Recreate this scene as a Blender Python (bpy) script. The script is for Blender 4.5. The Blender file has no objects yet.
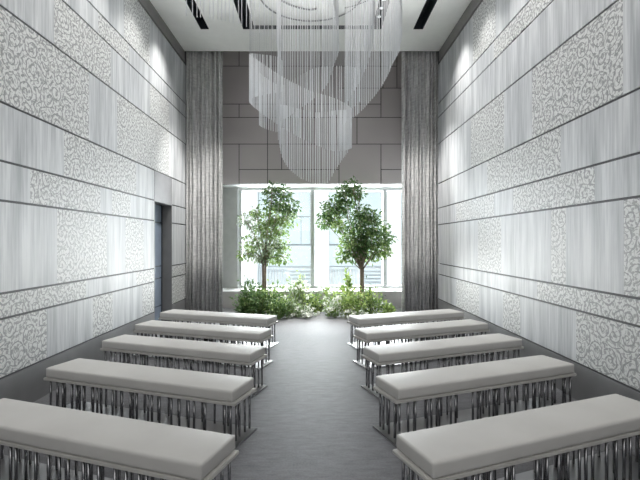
import bpy, bmesh, math, random
from mathutils import Vector, Matrix
R = math.radians
random.seed(7)
SC = bpy.context.scene
COL = SC.collection

# ------------------------------------------------------------------ camera, sky, sun, daylight, exposure
cam_d = bpy.data.cameras.new('camera')
cam = bpy.data.objects.new('camera', cam_d)
COL.objects.link(cam)
cam_d.sensor_width = 36.0
cam_d.lens = 427.0 / 640.0 * 36.0
cam_d.shift_x = 4.0 / 640.0
cam_d.shift_y = 2.0 / 640.0
cam_d.clip_start = 0.05
cam.location = (0, 0, 1.5)
cam.rotation_euler = (R(90), 0, 0)
SC.camera = cam

world = bpy.data.worlds.new('sky')
SC.world = world
world.use_nodes = True
bg = world.node_tree.nodes['Background']
bg.inputs['Color'].default_value = (0.86, 0.93, 1.0, 1)
bg.inputs['Strength'].default_value = 1.25

def lamp(name, kind, loc, aim, energy, color=(1, 1, 1), **kw):
    d = bpy.data.lights.new(name, kind)
    d.energy = energy
    d.color = color
    for k, v in kw.items():
        setattr(d, k, v)
    o = bpy.data.objects.new(name, d)
    COL.objects.link(o)
    o.location = loc
    o.rotation_euler = (Vector(aim) - Vector(loc)).to_track_quat('-Z', 'Y').to_euler()
    return o

# the sun stands behind this building and lights the facade across the street
lamp('sun', 'SUN', (0, -10, 20), (1.5, 24, -4), 1.6, (1.0, 0.97, 0.92), angle=R(3))
# daylight entering through the window wall
lamp('window_daylight', 'AREA', (0, 10.95, 2.3), (0, 2.0, 0.3), 1000, (0.95, 0.975, 1.0),
     shape='RECTANGLE', size=4.9, size_y=2.6)
# added upward fill lamp outside the glass, brightens the ceiling
lamp('upward_fill', 'AREA', (0, 11.0, 0.7), (0, 5.5, 5.3), 560, (1.0, 0.99, 0.97),
     shape='RECTANGLE', size=4.4, size_y=1.4)
# added fill lamps behind the camera and below the ceiling, for general room light
lamp('rear_fill', 'AREA', (0, -2.4, 3.6), (0, 8.0, 4.6), 85, (1.0, 0.98, 0.95),
     shape='RECTANGLE', size=4.6, size_y=3.0)
lamp('overhead_fill', 'AREA', (0, 4.2, 5.2), (0, 4.2, 0), 45, (1.0, 0.98, 0.96),
     shape='RECTANGLE', size=2.4, size_y=5.0)

SC.view_settings.view_transform = 'Standard'
SC.view_settings.look = 'None'
SC.view_settings.gamma = 1.0
SC.view_settings.exposure = 0.0
SC.view_settings.use_curve_mapping = False
SC.cycles.max_bounces = 10
SC.cycles.diffuse_bounces = 6
SC.cycles.glossy_bounces = 4
SC.cycles.transmission_bounces = 6
SC.cycles.transparent_max_bounces = 12
SC.cycles.sample_clamp_indirect = 6.0

# ------------------------------------------------------------------ measures
XL, XR = -2.65, 2.48          # side walls
YB = 9.70                     # window wall
YC = 8.55                     # end of the flat ceiling, curtain pocket beyond
ZC = 5.32                     # ceiling
YN = -2.6                     # wall behind the camera
ZP = 6.0                      # top of curtain pocket

# ------------------------------------------------------------------ mesh helpers
def V(bm, *p):
    return bm.verts.new(p)

def add_box(bm, x0, x1, y0, y1, z0, z1, mi=0):
    v = [bm.verts.new(p) for p in ((x0, y0, z0), (x1, y0, z0), (x1, y1, z0), (x0, y1, z0),
                                   (x0, y0, z1), (x1, y0, z1), (x1, y1, z1), (x0, y1, z1))]
    for f in ((0, 3, 2, 1), (4, 5, 6, 7), (0, 1, 5, 4), (1, 2, 6, 5), (2, 3, 7, 6), (3, 0, 4, 7)):
        bm.faces.new([v[i] for i in f]).material_index = mi

def add_quad(bm, pts, mi=0):
    bm.faces.new([bm.verts.new(p) for p in pts]).material_index = mi

def add_tube(bm, pts, radii, n=6, mi=0, caps=True):
    pts = [Vector(p) for p in pts]
    rings = []
    up = Vector((0.31, 0.17, 0.93)).normalized()
    for i, p in enumerate(pts):
        t = (pts[min(i + 1, len(pts) - 1)] - pts[max(i - 1, 0)]).normalized()
        a = t.cross(up)
        if a.length < 1e-3:
            a = t.cross(Vector((1, 0, 0)))
        a.normalize()
        b = t.cross(a)
        r = radii[i] if hasattr(radii, '__len__') else radii
        rings.append([bm.verts.new(p + (a * math.cos(2 * math.pi * k / n) + b * math.sin(2 * math.pi * k / n)) * r)
                      for k in range(n)])
    for i in range(len(rings) - 1):
        for k in range(n):
            f = bm.faces.new((rings[i][k], rings[i][(k + 1) % n], rings[i + 1][(k + 1) % n], rings[i + 1][k]))
            f.smooth = True
            f.material_index = mi
    if caps:
        bm.faces.new(rings[0][::-1]).material_index = mi
        bm.faces.new(rings[-1]).material_index = mi

def obj(name, bm, mats, parent=None, smooth=False):
    bmesh.ops.recalc_face_normals(bm, faces=bm.faces)
    me = bpy.data.meshes.new(name)
    bm.to_mesh(me)
    bm.free()
    if smooth:
        for p in me.polygons:
            p.use_smooth = True
    for m in (mats if isinstance(mats, (list, tuple)) else [mats]):
        me.materials.append(m)
    o = bpy.data.objects.new(name, me)
    COL.objects.link(o)
    if parent:
        o.parent = parent
    return o

def tag(o, label=None, cat=None, group=None, kind=None):
    if label: o['label'] = label
    if cat: o['category'] = cat
    if group: o['group'] = group
    if kind: o['kind'] = kind
    return o

def empty(name, loc=(0, 0, 0), rz=0.0):
    o = bpy.data.objects.new(name, None)
    COL.objects.link(o)
    o.location = loc
    o.rotation_euler = (0, 0, rz)
    o.empty_display_size = 0.1
    return o

def copy_tree(o, parent=None):
    c = o.copy()
    COL.objects.link(c)
    c.parent = parent
    for ch in list(o.children):
        copy_tree(ch, c)
    return c

# ------------------------------------------------------------------ materials
class NT:
    def __init__(s, name):
        s.m = bpy.data.materials.new(name)
        s.m.use_nodes = True
        s.t = s.m.node_tree
        s.b = s.t.nodes['Principled BSDF']
    def n(s, typ, **kw):
        nd = s.t.nodes.new(typ)
        for k, v in kw.items():
            setattr(nd, k, v)
        return nd
    def link(s, a, b):
        s.t.links.new(a, b)
    def setin(s, sock, v):
        if hasattr(v, 'is_output'):
            s.link(v, sock)
        else:
            sock.default_value = v
    def math(s, op, a, b=None, c=None):
        nd = s.n('ShaderNodeMath', operation=op)
        s.setin(nd.inputs[0], a)
        if b is not None: s.setin(nd.inputs[1], b)
        if c is not None: s.setin(nd.inputs[2], c)
        return nd.outputs[0]
    def vmath(s, op, a, b=None):
        nd = s.n('ShaderNodeVectorMath', operation=op)
        s.setin(nd.inputs[0], a)
        if b is not None: s.setin(nd.inputs[1], b)
        return nd.outputs[1] if op in ('LENGTH', 'DOT_PRODUCT', 'DISTANCE') else nd.outputs[0]
    def coord(s):
        return s.n('ShaderNodeTexCoord').outputs['Object']
    def sep(s, v):
        nd = s.n('ShaderNodeSeparateXYZ')
        s.link(v, nd.inputs[0])
        return nd.outputs
    def comb(s, x, y, z=0.0):
        nd = s.n('ShaderNodeCombineXYZ')
        for i, q in enumerate((x, y, z)):
            s.setin(nd.inputs[i], q)
        return nd.outputs[0]
    def noise(s, v, scale, detail=3.0, rough=0.5, dim='3D'):
        nd = s.n('ShaderNodeTexNoise', noise_dimensions=dim)
        s.link(v, nd.inputs['Vector'])
        nd.inputs['Scale'].default_value = scale
        nd.inputs['Detail'].default_value = detail
        nd.inputs['Roughness'].default_value = rough
        return nd.outputs
    def ramp(s, f, stops):
        nd = s.n('ShaderNodeValToRGB')
        s.link(f, nd.inputs[0])
        e = nd.color_ramp.elements
        while len(e) < len(stops):
            e.new(0.5)
        for el, (p, c) in zip(e, stops):
            el.position = p
            el.color = (*c, 1) if len(c) == 3 else c
        return nd.outputs[0]
    def bump(s, h, strength=0.2, dist=0.01):
        nd = s.n('ShaderNodeBump')
        nd.inputs['Strength'].default_value = strength
        nd.inputs['Distance'].default_value = dist
        s.link(h, nd.inputs['Height'])
        s.link(nd.outputs[0], s.b.inputs['Normal'])
    def base(s, c):
        s.setin(s.b.inputs['Base Color'], (*c, 1) if isinstance(c, tuple) else c)
    def p(s, **kw):
        for k, v in kw.items():
            s.b.inputs[k.replace('_', ' ')].default_value = v

def flat(name, c, rough=0.5, metal=0.0, var=0.06, scale=6.0, spec=0.5):
    t = NT(name)
    f = t.noise(t.coord(), scale, 4)[0]
    t.base(t.ramp(f, [(0.3, tuple(x * (1 - var) for x in c)), (0.7, tuple(min(1, x * (1 + var)) for x in c))]))
    t.p(Roughness=rough, Metallic=metal, Specular_IOR_Level=spec)
    return t.m

def silk_mat():
    t = NT('streaked_silk')
    o = t.sep(t.coord())
    v1 = t.comb(t.math('MULTIPLY', o[1], 7.0), t.math('MULTIPLY', o[2], 0.55))
    v2 = t.comb(t.math('MULTIPLY', o[1], 40.0), t.math('MULTIPLY', o[2], 1.6))
    a = t.noise(v1, 1.0, 4, 0.6, '2D')[0]
    b = t.noise(v2, 1.0, 3, 0.6, '2D')[0]
    f = t.math('ADD', t.math('MULTIPLY', a, 0.62), t.math('MULTIPLY', b, 0.38))
    t.base(t.ramp(f, [(0.36, (0.34, 0.353, 0.37)), (0.50, (0.48, 0.492, 0.51)), (0.64, (0.62, 0.63, 0.64))]))
    t.p(Roughness=0.5, Specular_IOR_Level=0.5)
    return t.m

def damask_mat():
    t = NT('scrollwork_damask')
    o = t.sep(t.coord())
    P0 = t.comb(o[1], o[2])
    wob = t.noise(P0, 7.0, 2, 0.5, '2D')[1]
    w = t.vmath('MULTIPLY', t.vmath('SUBTRACT', wob, (0.5, 0.5, 0.5)), (0.05, 0.05, 0.0))
    P = t.vmath('ADD', P0, w)
    def scroll(scale, turns, off):
        vo = t.n('ShaderNodeTexVoronoi', voronoi_dimensions='2D', feature='F1')
        q = t.vmath('ADD', P, off)
        t.link(q, vo.inputs['Vector'])
        vo.inputs['Scale'].default_value = scale
        vo.inputs['Randomness'].default_value = 0.85
        d = t.vmath('SUBTRACT', q, vo.outputs['Position'])
        dd = t.sep(d)
        ang = t.math('DIVIDE', t.math('ARCTAN2', dd[1], dd[0]), 2 * math.pi)
        col = t.sep(vo.outputs['Color'])
        sgn = t.math('SUBTRACT', t.math('MULTIPLY', t.math('GREATER_THAN', col[0], 0.5), 2.0), 1.0)
        r = t.vmath('LENGTH', d)
        ph = t.math('ADD', t.math('ADD', t.math('MULTIPLY', ang, sgn), t.math('MULTIPLY', r, turns)), col[1])
        return t.math('ABSOLUTE', t.math('SUBTRACT', t.math('FRACT', t.math('ADD', ph, 20.0)), 0.5)), vo.outputs['Distance']
    s1, d1 = scroll(4.9, 18.5, (0.0, 0.0, 0.0))
    s2, d2 = scroll(10.5, 30.0, (3.3, 1.7, 0.0))
    brk = t.noise(P0, 26.0, 2, 0.5, '2D')[0]
    l1 = t.math('LESS_THAN', t.math('ADD', s1, t.math('MULTIPLY', t.math('SUBTRACT', brk, 0.5), 0.30)), 0.12)
    l2 = t.math('LESS_THAN', t.math('ADD', s2, t.math('MULTIPLY', t.math('SUBTRACT', brk, 0.5), 0.6)), 0.11)
    vb = t.n('ShaderNodeTexVoronoi', voronoi_dimensions='2D', feature='F1')
    t.link(P, vb.inputs['Vector'])
    vb.inputs['Scale'].default_value = 18.0
    l3 = t.math('LESS_THAN', vb.outputs['Distance'], 0.24)
    f = t.math('MAXIMUM', t.math('MAXIMUM', l1, t.math('MULTIPLY', l2, 0.75)), t.math('MULTIPLY', l3, 0.85))
    mix = t.n('ShaderNodeMix', data_type='RGBA')
    t.link(f, mix.inputs['Factor'])
    mix.inputs['A'].default_value = (0.64, 0.645, 0.64, 1)
    mix.inputs['B'].default_value = (0.27, 0.275, 0.28, 1)
    t.base(mix.outputs['Result'])
    t.setin(t.b.inputs['Roughness'], t.math('SUBTRACT', 0.55, t.math('MULTIPLY', f, 0.1)))
    t.bump(f, 0.25, 0.004)
    return t.m

def carpet_mat():
    t = NT('grey_carpet')
    c = t.coord()
    a = t.noise(c, 90.0, 2)[0]
    o = t.sep(c)
    b = t.noise(t.comb(t.math('MULTIPLY', o[0], 6.0), t.math('MULTIPLY', o[1], 24.0)), 1.0, 5, 0.75, '2D')[0]
    g = t.noise(c, 320.0, 1)[0]
    f = t.math('ADD', t.math('ADD', t.math('MULTIPLY', a, 0.35), t.math('MULTIPLY', b, 0.45)), t.math('MULTIPLY', g, 0.2))
    t.base(t.ramp(f, [(0.38, (0.098, 0.098, 0.106)), (0.62, (0.18, 0.18, 0.193))]))
    t.p(Roughness=0.62, Specular_IOR_Level=0.3, Sheen_Weight=0.85, Sheen_Roughness=0.22)
    t.bump(g, 0.25, 0.004)
    return t.m

def curtain_mat():
    t = NT('slubbed_grey_drape')
    o = t.sep(t.coord())
    v1 = t.comb(t.math('MULTIPLY', o[0], 40.0), t.math('MULTIPLY', o[2], 2.0))
    v2 = t.comb(t.math('MULTIPLY', o[0], 12.0), t.math('MULTIPLY', o[2], 26.0))
    a = t.noise(v1, 1.0, 3, 0.6, '2D')[0]
    b = t.noise(v2, 1.0, 3, 0.6, '2D')[0]
    f = t.math('ADD', t.math('MULTIPLY', a, 0.6), t.math('MULTIPLY', b, 0.4))
    t.base(t.ramp(f, [(0.35, (0.32, 0.32, 0.32)), (0.65, (0.58, 0.575, 0.57))]))
    t.p(Roughness=0.8, Specular_IOR_Level=0.25)
    return t.m

def cushion_mat():
    t = NT('ivory_leather')
    c = t.coord()
    f = t.noise(c, 3.0, 4)[0]
    g = t.noise(c, 220.0, 2)[0]
    t.base(t.ramp(f, [(0.3, (0.50, 0.49, 0.475)), (0.7, (0.55, 0.54, 0.525))]))
    t.p(Roughness=0.5, Specular_IOR_Level=0.4)
    t.bump(g, 0.08, 0.002)
    return t.m

def leaf_mat(name, dark, light, scale=3.0):
    t = NT(name)
    f = t.noise(t.coord(), scale * 4, 3, 0.7)[0]
    t.base(t.ramp(f, [(0.32, dark), (0.68, light)]))
    t.p(Roughness=0.45, Specular_IOR_Level=0.35)
    tr = t.n('ShaderNodeBsdfTranslucent')
    t.link(t.b.inputs['Base Color'].links[0].from_socket, tr.inputs['Color'])
    mx = t.n('ShaderNodeMixShader')
    mx.inputs[0].default_value = 0.35
    t.link(t.b.outputs[0], mx.inputs[1])
    t.link(tr.outputs[0], mx.inputs[2])
    t.link(mx.outputs[0], t.t.nodes['Material Output'].inputs['Surface'])
    return t.m

def glass_mat():
    t = NT('clear_glazing')
    gl = t.n('ShaderNodeBsdfGlossy')
    gl.inputs['Roughness'].default_value = 0.02
    tr = t.n('ShaderNodeBsdfTransparent')
    tr.inputs['Color'].default_value = (0.96, 0.98, 0.98, 1)
    fr = t.n('ShaderNodeFresnel')
    fr.inputs['IOR'].default_value = 1.35
    mx = t.n('ShaderNodeMixShader')
    t.link(fr.outputs[0], mx.inputs[0])
    t.link(tr.outputs[0], mx.inputs[1])
    t.link(gl.outputs[0], mx.inputs[2])
    t.link(mx.outputs[0], t.t.nodes['Material Output'].inputs['Surface'])
    return t.m

def strand_mat():
    t = NT('frosted_acrylic_strand')
    f = t.noise(t.coord(), 9.0, 2)[0]
    t.base(t.ramp(f, [(0.3, (0.80, 0.81, 0.82)), (0.7, (0.9, 0.9, 0.91))]))
    t.p(Roughness=0.25, Specular_IOR_Level=0.6)
    tr = t.n('ShaderNodeBsdfTranslucent')
    tr.inputs['Color'].default_value = (0.9, 0.91, 0.93, 1)
    mx = t.n('ShaderNodeMixShader')
    mx.inputs[0].default_value = 0.4
    t.link(t.b.outputs[0], mx.inputs[1])
    t.link(tr.outputs[0], mx.inputs[2])
    t.link(mx.outputs[0], t.t.nodes['Material Output'].inputs['Surface'])
    return t.m

def lens_mat():
    t = NT('lit_lamp_lens')
    t.base((0.9, 0.9, 0.9))
    t.b.inputs['Emission Color'].default_value = (0.85, 0.93, 1, 1)
    t.b.inputs['Emission Strength'].default_value = 0.6
    return t.m

M = dict(
    silk=silk_mat(), damask=damask_mat(), carpet=carpet_mat(), drape=curtain_mat(), cushion=cushion_mat(),
    glass=glass_mat(), strand=strand_mat(), lens=lens_mat(),
    joint=flat('dark_joint', (0.05, 0.05, 0.055), 0.6),
    base=flat('grey_skirting', (0.20, 0.20, 0.205), 0.45),
    crown=flat('grey_cornice', (0.20, 0.195, 0.19), 0.5),
    ceiling=flat('ceiling_paint', (0.84, 0.84, 0.82), 0.6, var=0.02),
    slot=flat('black_slot', (0.02, 0.027, 0.034), 0.5),
    backpanel=flat('taupe_panel', (0.39, 0.355, 0.355), 0.45, var=0.04, scale=1.2),
    backjoint=flat('panel_joint', (0.045, 0.043, 0.045), 0.6),
    metal_panel=flat('brushed_grey_panel', (0.27, 0.27, 0.28), 0.5, 0.2),
    jamb=flat('door_jamb', (0.17, 0.17, 0.17), 0.4, 0.2),
    door=flat('blue_grey_door', (0.24, 0.29, 0.37), 0.25, 0.2),
    chrome=flat('polished_steel', (0.46, 0.46, 0.47), 0.28, 1.0, var=0.05),
    rod=flat('dark_steel_rod', (0.26, 0.26, 0.27), 0.2, 1.0, var=0.1),
    plate=flat('ivory_lacquer', (0.48, 0.47, 0.45), 0.4),
    white=flat('white_paint', (0.80, 0.81, 0.82), 0.5, var=0.02),
    mullion=flat('grey_aluminium', (0.42, 0.44, 0.44), 0.4, 0.3),
    pier=flat('grey_blind_panel', (0.40, 0.40, 0.40), 0.6),
    sill=flat('sill_panel', (0.34, 0.325, 0.325), 0.5),
    facade=flat('facade_white', (0.82, 0.82, 0.82), 0.7, var=0.02),
    bwin=flat('tinted_pane', (0.62, 0.70, 0.72), 0.3, var=0.08, scale=0.7),
    bband=flat('facade_band', (0.66, 0.72, 0.74), 0.5),
    bline=flat('facade_line', (0.42, 0.45, 0.46), 0.5),
    bark=flat('bark', (0.24, 0.185, 0.15), 0.8, var=0.3, scale=25),
    stem=flat('green_stem', (0.16, 0.20, 0.08), 0.7, var=0.2, scale=20),
    leaf_dark=leaf_mat('leaf_deep_green', (0.045, 0.095, 0.035), (0.12, 0.20, 0.07)),
    leaf_mid=leaf_mat('leaf_mid_green', (0.09, 0.16, 0.045), (0.24, 0.33, 0.11)),
    leaf_lime=leaf_mat('leaf_lime', (0.17, 0.27, 0.06), (0.42, 0.50, 0.17)),
    leaf_grey=leaf_mat('leaf_grey_green', (0.16, 0.225, 0.13), (0.42, 0.49, 0.36)),
    petal=leaf_mat('white_petal', (0.62, 0.64, 0.58), (0.80, 0.81, 0.76)),
    rail=flat('grey_rail', (0.28, 0.28, 0.29), 0.35, 0.5),
    wire=flat('thin_wire', (0.55, 0.56, 0.57), 0.3, 0.6),
)

# ------------------------------------------------------------------ floor
bm = bmesh.new()
add_box(bm, XL - 0.35, XR + 0.2, YN - 0.2, 10.7, -0.2, 0.0)
tag(obj('floor', bm, M['carpet']), kind='structure')

# ------------------------------------------------------------------ side walls: fabric panels in horizontal courses
H = [5.10, 4.305, 4.03, 3.49, 2.68, 2.185, 1.85, 1.065, 0.85, 0.35]      # course joints, top to bottom
S, D = 0, 1
left_rows = [
    [(YN, 2.1, S), (2.1, 3.2, D), (3.2, 5.9, S), (5.9, 6.8, D), (6.8, YB, S)],
    [(YN, 1.4, D), (1.4, 5.2, S), (5.2, 6.05, D), (6.05, YB, S)],
    [(YN, 2.2, D), (2.2, 4.32, S), (4.32, 5.51, D), (5.51, 6.82, S), (6.82, 7.7, D), (7.7, YB, S)],
    [(YN, 0.6, S), (0.6, 4.98, D), (4.98, 5.69, S), (5.69, 7.7, D), (7.7, YB, S)],
    [(YN, 1.3, D), (1.3, 4.49, S), (4.49, 6.29, D), (6.29, YB, S)],
    [(YN, 0.4, D), (0.4, 3.96, S), (3.96, 5.25, D), (5.25, 5.55, S), (5.55, 6.1, D), (6.1, YB, S)],
    [(YN, 1.9, D), (1.9, 4.37, S), (4.37, 5.41, D), (5.41, 5.94, S), (5.94, 6.56, D), (6.56, YB, S)],
    [(YN, 1.2, S), (1.2, 4.92, D), (4.92, 6.3, S), (6.3, YB, D)],
    [(YN, 2.0, S), (2.0, 4.2, D), (4.2, 5.07, S), (5.07, 5.56, D), (5.56, 6.52, S), (6.52, YB, D)],
]
right_rows = [
    [(YN, 2.4, S), (2.4, 3.3, D), (3.3, 5.9, S), (5.9, 6.75, D), (6.75, YB, S)],
    [(YN, 4.36, S), (4.36, 5.95, D), (5.95, YB, S)],
    [(YN, 1.5, D), (1.5, 7.3, S), (7.3, YB, S)],
    [(YN, 1.0, D), (1.0, 3.45, S), (3.45, 4.90, D), (4.90, 5.63, S), (5.63, 6.83, D), (6.83, YB, S)],
    [(YN, 1.6, D), (1.6, 4.33, S), (4.33, 6.19, D), (6.19, YB, S)],
    [(YN, 1.1, D), (1.1, 3.80, S), (3.80, 5.37, D), (5.37, 5.95, S), (5.95, 7.56, D), (7.56, YB, S)],
    [(YN, 1.2, S), (1.2, 3.44, D), (3.44, 4.24, S), (4.24, 4.50, D), (4.50, 5.72, S), (5.72, 6.54, D), (6.54, YB, S)],
    [(YN, 1.5, S), (1.5, 4.79, D), (4.79, YB, S)],
    [(YN, 1.7, S), (1.7, 4.07, D), (4.07, 5.19, S), (5.19, 5.66, D), (5.66, 6.5, S), (6.5, 7.56, D), (7.56, YB, S)],
]
DY0, DY1, DH = 6.985, 7.86, 2.17        # door recess in the left wall

def wall(name, x, sgn, rows, hole):
    bm = bmesh.new()
    def slab(y0, y1, z0, z1, t0, t1, mi):
        a, b = sorted((x + sgn * t0, x + sgn * t1))
        add_box(bm, a, b, y0, y1, z0, z1, mi)
    if hole:
        for y0, y1, z0, z1 in ((YN, DY0, 0, ZP), (DY1, YB + 0.9, 0, ZP), (DY0, DY1, 2.68, ZP)):
            slab(y0, y1, z0, z1, 0.012, 0.30, 2)
    else:
        slab(YN, YB + 0.9, 0, ZP, 0.012, 0.30, 2)
    g = 0.011
    for i, row in enumerate(rows):
        z1, z0 = H[i] - g, H[i + 1] + g
        for (y0, y1, k) in row:
            y1 = min(y1, YB)
            segs = [(y0, y1)]
            if hole and z0 < 2.68:
                segs = []
                if y0 < DY0: segs.append((y0, min(y1, DY0)))
                if y1 > DY1: segs.append((max(y0, DY1), y1))
            for a, b in segs:
                if b - a > 0.01:
                    slab(a, b, z0, z1, 0.0, 0.03, k)
    return tag(obj(name, bm, [M['silk'], M['damask'], M['joint']]), kind='structure')

wall('wall_left', XL, -1, left_rows, True)
wall('wall_right', XR, 1, right_rows, False)

bm = bmesh.new()
add_box(bm, XL - 0.3, XR + 0.3, YN - 0.2, YN, 0, ZP)
tag(obj('wall_front', bm, M['silk']), kind='structure')

# skirtings and cornices
bm = bmesh.new()
add_box(bm, XL - 0.02, XL + 0.006, YN, DY0 - 0.002, 0.0, 0.34)
add_box(bm, XL - 0.02, XL + 0.006, DY1 + 0.002, YB - 0.02, 0.0, 0.34)
tag(obj('baseboard_left', bm, M['base']), kind='structure')
bm = bmesh.new()
add_box(bm, XR - 0.006, XR + 0.02, YN, YB - 0.02, 0.0, 0.34)
tag(obj('baseboard_right', bm, M['base']), kind='structure')
for nm, xa, xb in (('trim_1', XL - 0.02, XL + 0.02), ('trim_2', XR - 0.02, XR + 0.02)):
    bm = bmesh.new()
    add_box(bm, xa, xb, YN, YC, 5.11, ZC)
    tag(obj(nm, bm, M['crown']), kind='structure')

# door recess
door = tag(empty('door_1', (XL, (DY0 + DY1) / 2, 0)), kind='structure')
yo = (DY0 + DY1) / 2
def dbox(name, mat, x0, x1, y0, y1, z0, z1, parent=door):
    bm = bmesh.new()
    add_box(bm, x0, x1, y0 - yo, y1 - yo, z0, z1)
    return obj(name, bm, mat, parent)
dbox('header_panel', M['metal_panel'], -0.30, 0.004, DY0 + 0.004, DY1 - 0.004, DH, 2.672)
bm = bmesh.new()
zs = [0.01, 0.35, 0.85, 1.065, 1.85, DH - 0.004]
for a, b in zip(zs, zs[1:]):
    add_box(bm, -0.21, -0.175, DY0 + 0.03 - yo, DY1 - 0.07 - yo, a + 0.008, b - 0.008, 0)
add_box(bm, -0.22, -0.20, DY0 + 0.03 - yo, DY1 - 0.07 - yo, 0.01, DH - 0.004, 1)
obj('door_leaf', bm, [M['door'], M['joint']], door)
dbox('door_jamb', M['jamb'], -0.22, 0.002, DY1 - 0.028, DY1 - 0.003, 0.0, DH)
dbox('door_jamb', M['jamb'], -0.22, 0.002, DY0 + 0.003, DY0 + 0.028, 0.0, DH)
dbox('door_shadow_gap', M['slot'], -0.205, -0.165, DY1 - 0.068, DY1 - 0.03, 0.0, DH)  # black strip painted in as the shadow gap between leaf and jamb

# ------------------------------------------------------------------ ceiling with black lamp slots
slots = [(-2.07, -1.92, YN + 0.6, 7.67), (1.745, 1.92, YN + 0.6, 7.67),
         (-1.31, -1.10, YN + 0.6, 7.67), (1.0, 1.17, YN + 0.6, 7.67), (-1.10, 1.0, 7.53, 7.67)]
xs = sorted({XL, XR, *[s[0] for s in slots], *[s[1] for s in slots]})
ys = sorted({YN, YC, *[s[2] for s in slots], *[s[3] for s in slots]})
def is_hole(i, j):
    if not (0 <= i < len(xs) - 1 and 0 <= j < len(ys) - 1):
        return False
    cx, cy = (xs[i] + xs[i + 1]) / 2, (ys[j] + ys[j + 1]) / 2
    return any(s[0] < cx < s[1] and s[2] < cy < s[3] for s in slots)
bm = bmesh.new()
ZT = ZC + 0.22
for i in range(len(xs) - 1):
    for j in range(len(ys) - 1):
        x0, x1, y0, y1 = xs[i], xs[i + 1], ys[j], ys[j + 1]
        if not is_hole(i, j):
            add_box(bm, x0, x1, y0, y1, ZC, ZT, 0)
        else:
            add_box(bm, x0, x1, y0, y1, ZT, ZT + 0.03, 1)
            e = 0.004
            if not is_hole(i - 1, j): add_box(bm, x0, x0 + e, y0, y1, ZC + 0.002, ZT, 1)
            if not is_hole(i + 1, j): add_box(bm, x1 - e, x1, y0, y1, ZC + 0.002, ZT, 1)
            if not is_hole(i, j - 1): add_box(bm, x0, x1, y0, y0 + e, ZC + 0.002, ZT, 1)
            if not is_hole(i, j + 1): add_box(bm, x0, x1, y1 - e, y1, ZC + 0.002, ZT, 1)
add_box(bm, XL, XR, YC, YB + 0.9, ZP, ZP + 0.1, 0)          # curtain pocket lid
add_box(bm, XL, XR, YC - 0.03, YC, ZT, ZP, 0)
add_box(bm, XL - 0.3, XR + 0.3, YN - 0.2, YB + 1.0, ZP + 0.1, ZP + 0.3, 0)
tag(obj('ceiling', bm, [M['ceiling'], M['slot']]), kind='structure')

# ------------------------------------------------------------------ window wall
WZ0, WZ1 = 0.387, 2.82
def bx(px): return (px - 316.0) * YB / 427.0
def bz(py): return 1.5 + (242.0 - py) * YB / 427.0
panels = []
def pan(x0, x1, y0, y1): panels.append((x0, x1, y0, y1))
LX, RX = 198, 425
for r in ((LX, 239, 40, 66), (239, 397, 40, 66), (397, RX, 40, 88),
          (LX, 281, 66, 104), (281, 339, 66, 104), (339, 383, 66, 88), (383, 397, 66, 88), (339, 381, 88, 104),
          (LX, 239, 104, 117.4), (239, 300, 104, 117.4), (300, 381, 104, 117.4), (381, RX, 88, 117.4),
          (LX, 267.5, 117.4, 144), (267.5, 357, 117.4, 144), (357, RX, 117.4, 144),
          (LX, 239, 144, 184), (239, 267.5, 144, 169.5), (267.5, 281.6, 144, 169.5), (281.6, 339, 144, 169.5),
          (239, 267.5, 169.5, 184), (267.5, 339, 169.5, 184), (339, 381, 144, 184),
          (381, RX, 144, 169.5), (381, RX, 169.5, 184)):
    pan(*r)
bm = bmesh.new()
add_box(bm, XL, XR, YB + 0.012, YB + 0.16, WZ1, ZP, 1)
g = 0.009
for (x0, x1, y0, y1) in panels:
    a, b = max(bx(x0), XL), min(bx(x1), XR)
    z0 = bz(y1)
    add_box(bm, a + g, b - g, YB, YB + 0.03, z0 + (g if y1 < 184 else 0), min(bz(y0), ZP) - g, 0)
tag(obj('wall_back', bm, [M['backpanel'], M['backjoint']]), kind='structure')

bm = bmesh.new()
add_box(bm, XL, XR, YB, YB + 0.9, 0.0, WZ0 - 0.02)
tag(obj('trim_3', bm, M['sill']), kind='structure')          # low panelled wall below the window

win = tag(empty('window_1', (0, YB, 0)), kind='structure')
def wbox(name, mat, x0, x1, y0, y1, z0, z1):
    bm = bmesh.new()
    add_box(bm, x0, x1, y0 - YB, y1 - YB, z0, z1)
    return obj(name, bm, mat, win)
wbox('window_sill', M['white'], XL, XR, YB - 0.005, 10.6, WZ0 - 0.02, WZ0)
wbox('window_head', M['white'], XL, XR, YB + 0.16, 10.6, WZ1, WZ1 + 0.12)
YG = 10.42
wbox('window_frame', M['white'], XL, XR, YG - 0.05, YG + 0.05, WZ1 - 0.07, WZ1)
wbox('window_frame', M['white'], XL, XR, YG - 0.05, YG + 0.05, WZ0, WZ0 + 0.05)
def gx(px): return (px - 316.0) * YG / 427.0
wbox('blind_panel', M['pier'], XL, gx(238.5), YG - 0.10, YG - 0.06, WZ0, WZ1 - 0.01)
for px in (241, 312.6, 384.2):
    wbox('mullion', M['mullion'], gx(px) - 0.045, gx(px) + 0.045, YG - 0.12, YG + 0.06, WZ0 + 0.05, WZ1 - 0.07)
ed = [gx(241) + 0.045, gx(312.6) - 0.045, gx(312.6) + 0.045, gx(384.2) - 0.045, gx(384.2) + 0.045, XR]
for a, b in ((ed[0], ed[1]), (ed[2], ed[3]), (ed[4], ed[5])):
    wbox('window_pane', M['glass'], a, b, YG - 0.006, YG + 0.006, WZ0 + 0.05, WZ1 - 0.07)

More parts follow.
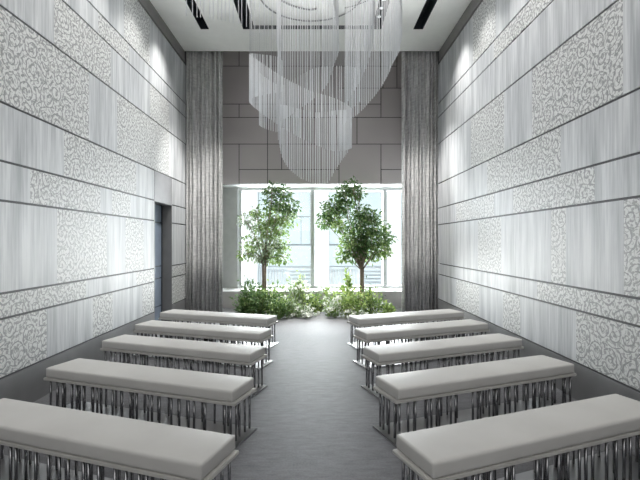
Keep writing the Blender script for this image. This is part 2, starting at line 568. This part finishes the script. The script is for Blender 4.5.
# ------------------------------------------------------------------ building across the street
YF = 24.0
kf = YF / 427.0
def fx(px): return (px - 316.0) * kf
def fz(py): return 1.5 + (242.0 - py) * kf
bld = tag(empty('office_building', (0, YF, -7)), 'pale white office building with bluish windows across the street beyond the glass', 'building')
def fbox(name, mat, x0, x1, y0, y1, z0, z1, parent=bld):
    bm = bmesh.new()
    add_box(bm, x0, x1, y0, y1, z0 + 7, z1 + 7)
    return obj(name, bm, mat, parent)
fbox('wall', M['facade'], -11, 11, 0.25, 4.0, -7, 9)
edges = [(fx(187), fx(240)), (fx(258), fx(310.5)), (fx(329), fx(382)), (fx(400), fx(453))]
colx = [(-11, edges[0][0])] + [(edges[i][1], edges[i + 1][0]) for i in range(3)] + [(edges[3][1], 11)]
for a, b in colx:
    fbox('column', M['facade'], a, b, -0.2, 0.25, -7, 9)
for a, b in edges:
    w = fbox('window', M['bline'], a, b, 0.1, 0.24, fz(244.5), fz(192.5))
    m = a + (b - a) * 0.82
    for (x0, x1, z0, z1) in ((a + .03, b - .03, fz(216), fz(193)), (a + .03, m - .02, fz(244), fz(217.4)), (m + .02, b - .03, fz(244), fz(217.4))):
        bm = bmesh.new()
        add_box(bm, x0, x1, 0.04, 0.11, z0 + 7, z1 + 7)
        obj('pane', bm, M['bwin'], w)
    fbox('spandrel', M['bband'], a, b, 0.08, 0.24, fz(266), fz(245.5))
    bm = bmesh.new()
    x = a + 0.05
    while x < a + (b - a) * 0.55:
        add_box(bm, x, x + 0.05, -0.05, 0.05, fz(292) + 7, fz(268) + 7)
        x += 0.16
    add_box(bm, a, a + (b - a) * 0.55, -0.06, 0.06, fz(268.3) + 7, fz(267.3) + 7)
    obj('railing', bm, M['bband'], bld)
    bm = bmesh.new()
    z = fz(292)
    while z < fz(268):
        add_box(bm, a + (b - a) * 0.6, b - 0.03, 0.0, 0.1, z + 7, z + 0.09 + 7)
        z += 0.2
    obj('louvre_panel', bm, M['bband'], bld)
    fbox('window', M['bwin'], a, b, 0.1, 0.24, fz(178), fz(140))

# ------------------------------------------------------------------ curtains
def curtain(x0, x1, label, seed):
    rnd = random.Random(seed)
    t = tag(empty('curtain', ((x0 + x1) / 2, 8.68, 0.0)), label, 'curtain', None)
    bm = bmesh.new()
    pts = []
    x = x0
    sgn = 1
    while x < x1:
        w = rnd.uniform(0.022, 0.055)
        pts.append((x, sgn * rnd.uniform(0.02, 0.07)))
        x += w
        sgn = -sgn
    pts.append((x1, 0))
    # smooth
    prof = []
    for i in range(len(pts) - 1):
        (xa, ya), (xb, yb) = pts[i], pts[i + 1]
        for k in range(4):
            u = k / 4
            s = (1 - math.cos(math.pi * u)) / 2
            prof.append((xa + (xb - xa) * u, ya + (yb - ya) * s))
    prof.append(pts[-1])
    zsn = [0.012, 1.2, 2.6, 4.0, 5.2, 5.9]
    rows = []
    ph = rnd.uniform(0, 6)
    for iz, z in enumerate(zsn):
        rows.append([bm.verts.new((px - (x0 + x1) / 2 + 0.008 * math.sin(iz * 2.1 + px * 9 + ph) * min(1, (px - x0) * 8, (x1 - px) * 8), py * (0.92 + 0.08 * math.cos(iz + px * 5)), z))
                     for px, py in prof])
    for i in range(len(rows) - 1):
        for k in range(len(prof) - 1):
            bm.faces.new((rows[i][k], rows[i][k + 1], rows[i + 1][k + 1], rows[i + 1][k])).smooth = True
    o = obj('drape', bm, M['drape'], t)
    md = o.modifiers.new('thickness', 'SOLIDIFY')
    md.thickness = 0.006
    bm = bmesh.new()
    add_box(bm, x0 - (x0 + x1) / 2, x1 - (x0 + x1) / 2, -0.03, 0.03, 5.9, ZP)
    obj('curtain_track', bm, M['rail'], t)
curtain(XL + 0.001, -1.90, 'tall grey floor-length curtain beside the wall with the door', 3)
curtain(1.75, XR - 0.001, 'tall grey floor-length curtain beside the wall without a door', 5)

# ------------------------------------------------------------------ spotlights inside the ceiling slots
def spotlight(x, y, label):
    t = tag(empty('slot_spotlight', (x, y, ZT - 0.001)), label, 'spotlight', 'small spotlights in the ceiling slots')
    bm = bmesh.new()
    add_tube(bm, [(0, 0, -0.05), (0, 0, -0.16)], [0.035, 0.042], 14)
    obj('lamp_housing', bm, M['mullion'], t)
    bm = bmesh.new()
    add_tube(bm, [(0, 0, -0.161), (0, 0, -0.165)], 0.034, 14)
    obj('lamp_lens', bm, M['lens'], t)
    bm = bmesh.new()
    add_tube(bm, [(0, 0, 0), (0, 0, -0.05)], 0.012, 8)
    obj('lamp_mount', bm, M['rail'], t)
for x in (1.085,):
    for y, nm in ((7.35, 'small spotlight in black ceiling slot right of the chandelier, closest to the curtain end'),
                  (7.08, 'small spotlight in black ceiling slot right of the chandelier, second from the curtain end'),
                  (6.83, 'small spotlight in black ceiling slot right of the chandelier, third from the curtain end')):
        spotlight(x, y, nm)

# wall-washing beams from the outer slots
for (x, wx) in ((-1.995, XL), (1.83, XR)):
    for y, e in ((7.1, 180), (6.1, 105), (5.0, 80), (4.0, 55), (3.0, 38), (2.0, 28), (1.0, 24), (0.0, 24)):
        lamp('slot_wash_and_fill', 'SPOT', (x, y, ZC - 0.02), (wx - (0.25 if wx < 0 else -0.25), y + 0.35, 1.1), e, (1.0, 0.98, 0.94),
             spot_size=R(84), spot_blend=0.9, shadow_soft_size=0.05)
# fill beams added in the inner slots, brightening planting, aisle and lower far walls
for (p, a, e, sz) in (((-0.75, 7.6, ZC - 0.02), (-0.55, 8.4, 0.0), 550, 40), ((0.75, 7.6, ZC - 0.02), (0.55, 8.4, 0.0), 550, 40),
                      ((-1.2, 7.5, ZC - 0.02), (-2.6, 8.15, 1.4), 850, 46), ((1.085, 7.5, ZC - 0.02), (2.45, 8.15, 1.4), 850, 46),
                      ((0.0, 7.6, ZC - 0.02), (0.0, 8.35, 0.0), 1500, 34)):
    lamp('slot_wash_and_fill', 'SPOT', p, a, e, (1.0, 0.98, 0.95), spot_size=R(sz), spot_blend=0.9, shadow_soft_size=0.06)

# ------------------------------------------------------------------ benches
BL, BD = 1.86, 0.35
def make_bench():
    t = empty('bench')
    bm = bmesh.new()
    add_box(bm, -BL / 2 + 0.02, BL / 2 - 0.02, -BD / 2 + 0.002, BD / 2 - 0.002, 0.331, 0.416)
    bmesh.ops.bevel(bm, geom=bm.edges[:], offset=0.02, segments=4, profile=0.6, affect='EDGES')
    for v in bm.verts:      # slight crown of the upholstered top
        if v.co.z > 0.40:
            v.co.z += 0.006 * (1 - (2 * v.co.y / BD) ** 2)
    obj('cushion', bm, M['cushion'], t, smooth=True)
    bm = bmesh.new()
    add_box(bm, -BL / 2, BL / 2, -BD / 2, BD / 2, 0.308, 0.331)
    bmesh.ops.bevel(bm, geom=bm.edges[:], offset=0.004, segments=2, affect='EDGES')
    obj('seat_board', bm, M['plate'], t)
    bm = bmesh.new()
    add_box(bm, -BL / 2, BL / 2, -BD / 2, BD / 2, 0.0, 0.012)
    obj('base_plate', bm, M['chrome'], t)
    bm = bmesh.new()
    add_tube(bm, [(0, 0, 0.012), (0, 0, 0.308)], 0.009, 10)
    proto = obj('rod', bm, M['rod'], t)
    rnd = random.Random(11)
    pos = []
    for yy, n in ((-BD / 2 + 0.03, 24), (BD / 2 - 0.03, 22)):
        for i in range(n):
            if rnd.random() < 0.12 and 1 < i < n - 2:
                continue
            pos.append((-BL / 2 + 0.05 + (BL - 0.10) * i / (n - 1) + (rnd.uniform(-0.024, 0.024) if 0 < i < n - 1 else 0), yy + rnd.uniform(-0.006, 0.006)))
    for xx in (-BL / 2 + 0.05, BL / 2 - 0.05):
        for yy in (-0.075, 0.0, 0.08):
            pos.append((xx + rnd.uniform(-0.01, 0.01), yy))
    for i in range(8):
        pos.append((rnd.uniform(-0.7, 0.7), rnd.uniform(-0.07, 0.07)))
    for i, (x, y) in enumerate(pos):
        r = proto if i == 0 else proto.copy()
        if i:
            COL.objects.link(r)
            r.parent = t
        r.location = (x, y, 0)
    return t

AL, AR = R(-18.5), R(21.0)
bench0 = make_bench()
row_names = ['closest to the camera', 'second from the camera', 'third from the camera', 'second from the greenery', 'closest to the greenery']
first = True
for side, ang, spots in (('left', AL, [(-0.43, 2.40), (-0.475, 3.42), (-0.505, 4.44), (-0.535, 5.36), (-0.555, 6.32)]),
                         ('right', AR, [(0.43, 2.41), (0.46, 3.46), (0.465, 4.43), (0.46, 5.36), (0.455, 6.29)])):
    for k, (x, y) in enumerate(spots):
        b = bench0 if first else copy_tree(bench0)
        first = False
        corner = Vector((BL / 2 if side == 'left' else -BL / 2, BD / 2, 0))
        rot = Matrix.Rotation(ang, 3, 'Z')
        c = Vector((x, y, 0)) - rot @ corner
        b.location = c
        b.rotation_euler = (0, 0, ang)
        where = 'by the doorway wall' if side == 'left' else 'by the wall without doorway'
        tag(b, f'ivory cushioned bench on steel rods {where}, {row_names[k]}', 'bench', 'ivory benches flanking the aisle')

# ------------------------------------------------------------------ chandelier of hanging strands
def catmull(P, per=24):
    out = []
    n = len(P)
    for i in range(n - 1):
        p0, p1, p2, p3 = P[max(i - 1, 0)], P[i], P[i + 1], P[min(i + 2, n - 1)]
        for k in range(per):
            u = k / per
            out.append(tuple(0.5 * (2 * b + (c - a) * u + (2 * a - 5 * b + 4 * c - d) * u * u + (3 * b - a - 3 * c + d) * u ** 3)
                             for a, b, c, d in zip(p0, p1, p2, p3)))
    out.append(tuple(P[-1]))
    return out

T = ZC - 0.02
def hz(px_y, Y): return 1.5 + (242.0 - px_y) * Y / 427.0
ribbons = [   # plan position, top and bottom heights of the curtain of strands
    # outer sweep, rising towards the right
    [(0.65, 4.7, T, 5.1), (0.95, 5.1, T, 4.75), (1.10, 5.5, T, 4.40), (1.15, 5.85, T, hz(48, 5.85)), (1.11, 6.2, T, hz(64, 6.2)), (1.02, 6.5, T, hz(84, 6.5)),
     (0.74, 6.8, T, hz(110, 6.8)), (0.47, 6.95, T, hz(123, 6.95))],
    # middle sweep
    [(0.50, 4.9, T, 4.9), (0.70, 5.25, T, 4.55), (0.755, 5.6, T, hz(38, 5.6)), (0.745, 5.85, T, hz(52, 5.85)), (0.69, 6.1, T, hz(72, 6.1)), (0.44, 6.4, T, hz(106, 6.4))],
    # inner sweep
    [(0.1, 5.0, T, 4.7), (0.24, 5.25, T, 4.3), (0.285, 5.5, T, hz(44, 5.5)), (0.27, 5.75, T, hz(60, 5.75)), (0.10, 6.0, T, hz(90, 6.0)), (-0.3, 6.12, T, hz(112, 6.12)),
     (-0.50, 6.1, T, hz(122, 6.1)), (-0.54, 6.0, T, hz(132, 6.0))],
    # short hem hanging below the left end of the free band
    [(-0.55, 5.9, hz(84, 5.9), hz(132, 5.9)), (-0.70, 5.95, hz(78, 5.95), hz(129, 5.95)), (-0.82, 6.1, hz(72, 6.1), hz(125, 6.1))],
    # free band curling from the left edge across the front
    [(-0.55, 7.0, hz(70, 7.0), hz(90, 7.0)), (-0.62, 7.35, hz(58, 7.35), hz(92, 7.35)), (-0.95, 7.0, hz(54, 7.0), hz(96, 7.0)), (-1.02, 6.55, hz(54, 6.55), hz(101, 6.55)),
     (-0.85, 6.2, hz(60, 6.2), hz(110, 6.2)), (-0.48, 5.9, hz(76, 5.9), hz(127, 5.9)), (-0.1, 5.8, hz(90, 5.8), hz(142, 5.8)),
     (0.25, 5.95, hz(98, 5.95), hz(151, 5.95)), (0.50, 6.25, hz(107, 6.25), hz(149, 6.25)), (0.53, 6.6, hz(113, 6.6), hz(146, 6.6))],
    # lowest lobe closing to a point
    [(-0.56, 6.35, hz(105, 6.35), hz(140, 6.35)), (-0.50, 6.6, hz(105, 6.6), hz(161, 6.6)), (-0.32, 6.82, hz(108, 6.82), hz(175, 6.82)), (-0.06, 6.95, hz(112, 6.95), hz(183, 6.95)),
     (0.16, 6.95, hz(112, 6.95), hz(184, 6.95)), (0.34, 6.82, hz(110, 6.82), hz(167, 6.82)), (0.50, 6.55, hz(110, 6.55), hz(151, 6.55))],
    # thin sweep on the left under the ceiling
    [(-1.5, 4.95, T, hz(16, 4.95)), (-1.15, 5.35, T, hz(21, 5.35)), (-0.82, 5.6, T, hz(30, 5.6)), (-0.5, 5.75, T, hz(52, 5.75)),
     (-0.53, 6.1, T, hz(128, 6.1)), (-0.55, 6.45, T, hz(132, 6.45))],
    # back band
    [(-0.75, 7.2, hz(92, 7.2), hz(120, 7.2)), (-0.4, 7.3, hz(80, 7.3), hz(118, 7.3)), (0.0, 7.3, hz(68, 7.3), hz(118, 7.3)), (0.5, 7.2, hz(66, 7.2), hz(112, 7.2)),
     (0.75, 7.0, hz(70, 7.0), hz(100, 7.0))],
]
ch = tag(empty('chandelier', (-0.02, 6.2, ZC)), 'large spiral chandelier of white hanging strands under the ceiling', 'chandelier')
CO = Vector((-0.02, 6.2, ZC))
strands, wires = [], []
for ri, P in enumerate(ribbons):
    path = catmull(P)
    step = (0.036, 0.034, 0.036, 0.036, 0.034, 0.040, 0.06, 0.05)[ri]
    acc = step
    last = Vector(path[0][:2])
    for q in path:
        p = Vector(q[:2])
        acc += (p - last).length
        last = p
        if acc >= step:
            acc -= step
            if q[2] - q[3] > 0.05:
                strands.append((q[0] + random.uniform(-.004, .004), q[1] + random.uniform(-.004, .004), q[2], q[3]))
                if q[2] < T - 0.05:
                    wires.append((q[0], q[1], q[2]))
strands.sort(key=lambda s: -(s[2] - s[3]) / s[1])
NS = 6
bm = bmesh.new()
add_tube(bm, [(0, 0, 0), (0, 0, -1)], 0.0054, NS)
pr = obj('strand', bm, M['strand'], ch)
vis = strands[::max(1, len(strands) // 100)][:100]
vs = set(vis)
for i, s in enumerate(vis):
    o = pr if i == 0 else pr.copy()
    if i:
        COL.objects.link(o)
        o.parent = ch
    o.location = Vector((s[0], s[1], s[2])) - CO
    o.scale = (1, 1, s[2] - s[3])
bm = bmesh.new()
for s in strands:
    if s not in vs:
        a, b = Vector((s[0], s[1], s[2])) - CO, Vector((s[0], s[1], s[3])) - CO
        add_tube(bm, [a, b], 0.0054, NS)
tag(obj('strand_curtain', bm, M['strand'], ch), kind='stuff')
bm = bmesh.new()
for x, y, z in wires:
    add_tube(bm, [Vector((x, y, z)) - CO, Vector((x, y, ZC - 0.005)) - CO], 0.0012, 3)
tag(obj('suspension_wire', bm, M['wire'], ch), kind='stuff')
def rail(pts, r=0.012):
    bm = bmesh.new()
    add_tube(bm, [Vector((x, y, ZC - 0.012)) - CO for x, y in pts], r, 6)
    obj('ceiling_rail', bm, M['rail'], ch)
rail([(-0.08 + 0.80 * math.cos(a), 6.57 + 0.79 * math.sin(a)) for a in [R(d) for d in range(-20, 196, 8)]])
rail([(-0.05 + (0.18 + 0.0035 * d) * math.cos(R(d + 70)), 6.62 + (0.36 + 0.0008 * d) * math.sin(R(d + 70))) for d in range(0, 150, 8)], 0.014)
for ri in (0, 1, 2, 6):
    rail([q[:2] for q in catmull(ribbons[ri], 6)], 0.008)

# ------------------------------------------------------------------ plants
def add_leaf(bm, p, d, n, L, W):
    d = d.normalized()
    s = d.cross(n)
    if s.length < 1e-3: s = d.cross(Vector((1, 0, 0.3)))
    s.normalize()
    n = s.cross(d)
    a = bm.verts.new(p)
    m1 = bm.verts.new(p + d * L * 0.5 + s * W * 0.5 + n * W * 0.18)
    m2 = bm.verts.new(p + d * L * 0.5 - s * W * 0.5 + n * W * 0.18)
    c = bm.verts.new(p + d * L * 0.5)
    e = bm.verts.new(p + d * L - n * L * 0.12)
    for f in ((a, m1, c), (m1, e, c), (a, c, m2), (c, e, m2)):
        bm.faces.new(f).smooth = True

def rdir(rnd):
    while True:
        v = Vector((rnd.uniform(-1, 1), rnd.uniform(-1, 1), rnd.uniform(-1, 1)))
        if 0.1 < v.length < 1:
            return v.normalized()

def tree(label, base_px, Y, fork_px, blobs, mats, seed, dens=1.0):
    rnd = random.Random(seed)
    k = Y / 427.0
    def W(px, py, dy=0): return Vector(((px - 316) * k, Y + dy, 1.5 + (242 - py) * k))
    bx_ = W(base_px, 300)
    base = Vector((bx_.x, Y, 0))
    t = tag(empty('tree', base), label, 'tree', 'trees in the planting by the window')
    fork = W(*fork_px) - base
    bm = bmesh.new()
    for j, (ox, oy) in enumerate(((-0.025, 0), (0.028, 0.02), (0.0, -0.025))):
        o = Vector((ox, oy, 0))
        add_tube(bm, [o * 0.8, o + fork * 0.35 + Vector((ox * 0.5, 0, 0)), o * 0.9 + fork * 0.7, o * 1.2 + fork], [0.026, 0.022, 0.02, 0.017], 7)
    obj('trunk', bm, M['bark'], t)
    bmb = bmesh.new()
    lv = [bmesh.new() for _ in mats]
    for (px, py, r, mi) in blobs:
        dy = rnd.uniform(-0.22, 0.22)
        c = W(px, py, dy) - base
        rr = r * k * 1.22
        mid = fork.lerp(c, 0.5) + Vector((rnd.uniform(-.05, .05), dy * 0.2, 0.04))
        add_tube(bmb, [fork - Vector((0, 0, 0.05)), mid, c], [0.015, 0.009, 0.004], 5)
        for q in range(7):
            e = c + rdir(rnd) * rr * 0.75
            add_tube(bmb, [mid.lerp(c, rnd.uniform(0.4, 1)), (c + e) / 2 + rdir(rnd) * 0.02, e], [0.004, 0.003, 0.002], 4)
        for q in range(int(240 * dens * (rr / 0.25) ** 1.5)):
            d = rdir(rnd)
            p = c + Vector((d.x, d.y, d.z * 0.85)) * rr * rnd.uniform(0.3, 1.12)
            dd = (d + Vector((0, 0, -0.5)) + rdir(rnd) * 0.8)
            nn = Vector((0, 0, 1)) + rdir(rnd) * 0.9
            m = mi if rnd.random() < 0.75 else rnd.randrange(len(mats))
            add_leaf(lv[m], p, dd, nn, rnd.uniform(0.06, 0.105), rnd.uniform(0.034, 0.054))
    obj('branches', bmb, M['bark'], t)
    for b, mt in zip(lv, mats):
        if b.verts:
            obj('foliage', b, mt, t)
        else:
            b.free()
    return t

tree('slim leafy tree with a narrow two-tier crown and reddish lower branches', 264, 9.0, (264, 263),
     [(273, 190, 7, 0), (284, 193, 7, 0), (272, 201, 9, 0), (283, 203, 11, 0), (291, 207, 7, 0), (288, 216, 9, 1), (276, 216, 11, 1), (266, 220, 9, 1), (256, 212, 5, 1),
      (247, 220, 6, 2), (258, 226, 7, 2), (268, 231, 9, 1), (279, 229, 9, 1), (251, 243, 8, 1), (262, 243, 8, 2), (272, 245, 9, 2), (281, 244, 8, 1),
      (247, 253, 6, 1), (257, 254, 6, 2), (273, 257, 7, 1), (283, 256, 7, 1), (262, 258, 5, 2)],
     [M['leaf_dark'], M['leaf_mid'], M['leaf_grey']], 21, 0.8)
tree('dense green tree with a broad double crown above a slender trunk', 362, 9.0, (362, 268),
     [(343, 190, 7, 0), (352, 188, 7, 0), (357, 194, 6, 0), (347, 198, 9, 0), (335, 205, 8, 0), (328, 212, 8, 0), (325, 222, 6, 0), (334, 218, 8, 1), (343, 208, 8, 0), (339, 227, 5, 1),
      (361, 213, 8, 0), (369, 216, 8, 0), (356, 223, 9, 0), (367, 227, 10, 0), (378, 228, 9, 0), (385, 238, 7, 0), (372, 239, 11, 0), (359, 238, 11, 0), (350, 240, 8, 1), (347, 250, 7, 1),
      (357, 253, 9, 0), (368, 254, 9, 1), (379, 250, 8, 1), (386, 250, 6, 1), (343, 257, 5, 1), (361, 245, 8, 0)],
     [M['leaf_dark'], M['leaf_mid']], 22, 1.05)

def shrub(name, label, px, Y, w, h, mats, seed, kind='bush', n=260, leaf=(0.055, 0.10), flowers=0, cat='shrub'):
    n = int(n * 1.35)
    w *= 1.08
    rnd = random.Random(seed)
    x = (px - 316) * Y / 427.0
    t = tag(empty(name, (x, Y, 0)), label, cat)
    bs = bmesh.new()
    lv = [bmesh.new() for _ in mats]
    fl = bmesh.new()
    ns = 9 if kind == 'bush' else 12
    tips = []
    for i in range(ns):
        a = rnd.uniform(0, 2 * math.pi)
        r = rnd.uniform(0.2, 1.0) * w / 2
        hh = h * rnd.uniform(0.55, 1.0) * (1.0 - 0.35 * (2 * r / w) ** 2)
        if i < 2: hh = h * (1 - 0.12 * i); r *= 0.4
        root = Vector((math.cos(a) * r * 0.2, math.sin(a) * r * 0.2, 0.0))
        mid = Vector((math.cos(a) * r * 0.6, math.sin(a) * r * 0.6, hh * 0.6))
        tip = Vector((math.cos(a) * r, math.sin(a) * r, hh))
        add_tube(bs, [root, mid, tip], [0.008, 0.006, 0.003], 5)
        tips.append((root, mid, tip))
    for q in range(n):
        root, mid, tip = rnd.choice(tips)
        u = rnd.uniform(0.12, 1.0) if kind == 'bush' else rnd.uniform(0.25, 1.05)
        p = root.lerp(mid, u / 0.6) if u < 0.6 else mid.lerp(tip, (u - 0.6) / 0.4)
        sp = 0.33 * w * (0.5 if kind == 'sprig' else 1.0)
        p = p + rdir(rnd) * sp * rnd.random() ** 0.6
        p.z = max(0.03, p.z)
        out = Vector((p.x, p.y, 0.1)).normalized()
        d = out + rdir(rnd) * 0.9 + Vector((0, 0, 0.2))
        L = rnd.uniform(*leaf)
        m = rnd.randrange(len(mats))
        if p.z < 0.1: d.z = abs(d.z)
        add_leaf(lv[m], p, d, Vector((0, 0, 1)) + rdir(rnd) * 0.8, L, L * rnd.uniform(0.42, 0.6))
    obj('stems', bs, M['stem'], t)
    for b, mt in zip(lv, mats):
        if b.verts: obj('foliage', b, mt, t)
        else: b.free()
    if flowers:
        for q in range(flowers):
            root, mid, tip = rnd.choice(tips)
            c = tip + rdir(rnd) * w * 0.3
            c.z = max(0.08, c.z)
            for j in range(14):
                d = rdir(rnd)
                add_leaf(fl, c + d * 0.012, d, rdir(rnd), 0.042, 0.036)
        obj('blossoms', fl, M['petal'], t)
    else:
        fl.free()
    return t

LD, LM, LL, LG = M['leaf_dark'], M['leaf_mid'], M['leaf_lime'], M['leaf_grey']
shrub('shrub', 'low dark green shrub at the curtain end of the planting, behind the last bench', 246, 8.7, 0.55, 0.45, [LD], 31, n=380)
shrub('shrub', 'dark green bushy shrub just in front of the trunk of the slim tree', 258, 8.55, 0.62, 0.58, [LD, LD, LM], 32, n=460)
shrub('shrub', 'taller dark shrub with upright tips left of the slim tree trunk', 251, 8.95, 0.45, 0.72, [LD], 33, n=320)
shrub('shrub', 'green shrub spilling on the aisle past the last bench end', 279, 8.35, 0.46, 0.38, [LD, LD, LM], 34, n=330)
shrub('shrub', 'mid-green leafy shrub between the slim tree and the blossom sprays', 275, 8.8, 0.6, 0.60, [LM, LD, LL], 35, n=380)
shrub('flowering_shrub', 'airy white-flowered shrub right of the slim tree', 292, 8.85, 0.5, 0.78, [LG, LM], 36, 'sprig', 210, flowers=14, cat='flowering shrub')
shrub('shrub', 'tall loose yellow-green shrub by the central window mullion', 301, 8.9, 0.42, 0.85, [LL, LG], 37, 'sprig', 200)
shrub('shrub', 'grey-green low shrub in the middle of the planting', 293, 8.5, 0.5, 0.36, [LG, LM], 38, n=260)
shrub('shrub', 'small dark shrub at the middle of the window, under the central mullion', 314, 9.0, 0.5, 0.42, [LM, LD, LL], 39, n=300)
shrub('flowering_shrub', 'pale flowering shrub left of the double-crowned tree', 332, 8.85, 0.6, 0.5, [LG, LM, LL], 40, 'sprig', 300, flowers=16, cat='flowering shrub')
shrub('shrub', 'tall lime-green sprig with large leaves left of the double-crowned tree', 347, 8.95, 0.35, 0.88, [LL, LM], 41, 'sprig', 150, leaf=(0.07, 0.12))
shrub('shrub', 'bright green bush in front of the double-crowned tree', 351, 8.5, 0.66, 0.52, [LM, LL], 42, n=480)
shrub('flowering_shrub', 'white-blossomed low plant at the aisle edge beside the bright green bush', 336, 8.45, 0.42, 0.3, [LG, LM], 43, n=160, flowers=16, cat='flowering shrub')
shrub('shrub', 'green shrub right of the double-crowned tree trunk', 372, 8.75, 0.6, 0.55, [LM, LL, LD], 44, n=400)
shrub('shrub', 'small trailing plant at the curtain end beside the double-crowned tree', 387, 8.75, 0.35, 0.2, [LL, LM], 45, n=130)
shrub('flowering_plant', 'low cluster of white blossoms on the aisle in the gap between both plantings', 306, 8.45, 0.34, 0.14, [LG], 46, n=60, flowers=22, cat='flowers')
shrub('flowering_plant', 'small white blossoms low in front of the bright green bush', 357, 8.22, 0.3, 0.16, [LG, LM], 47, n=60, flowers=18, cat='flowers')
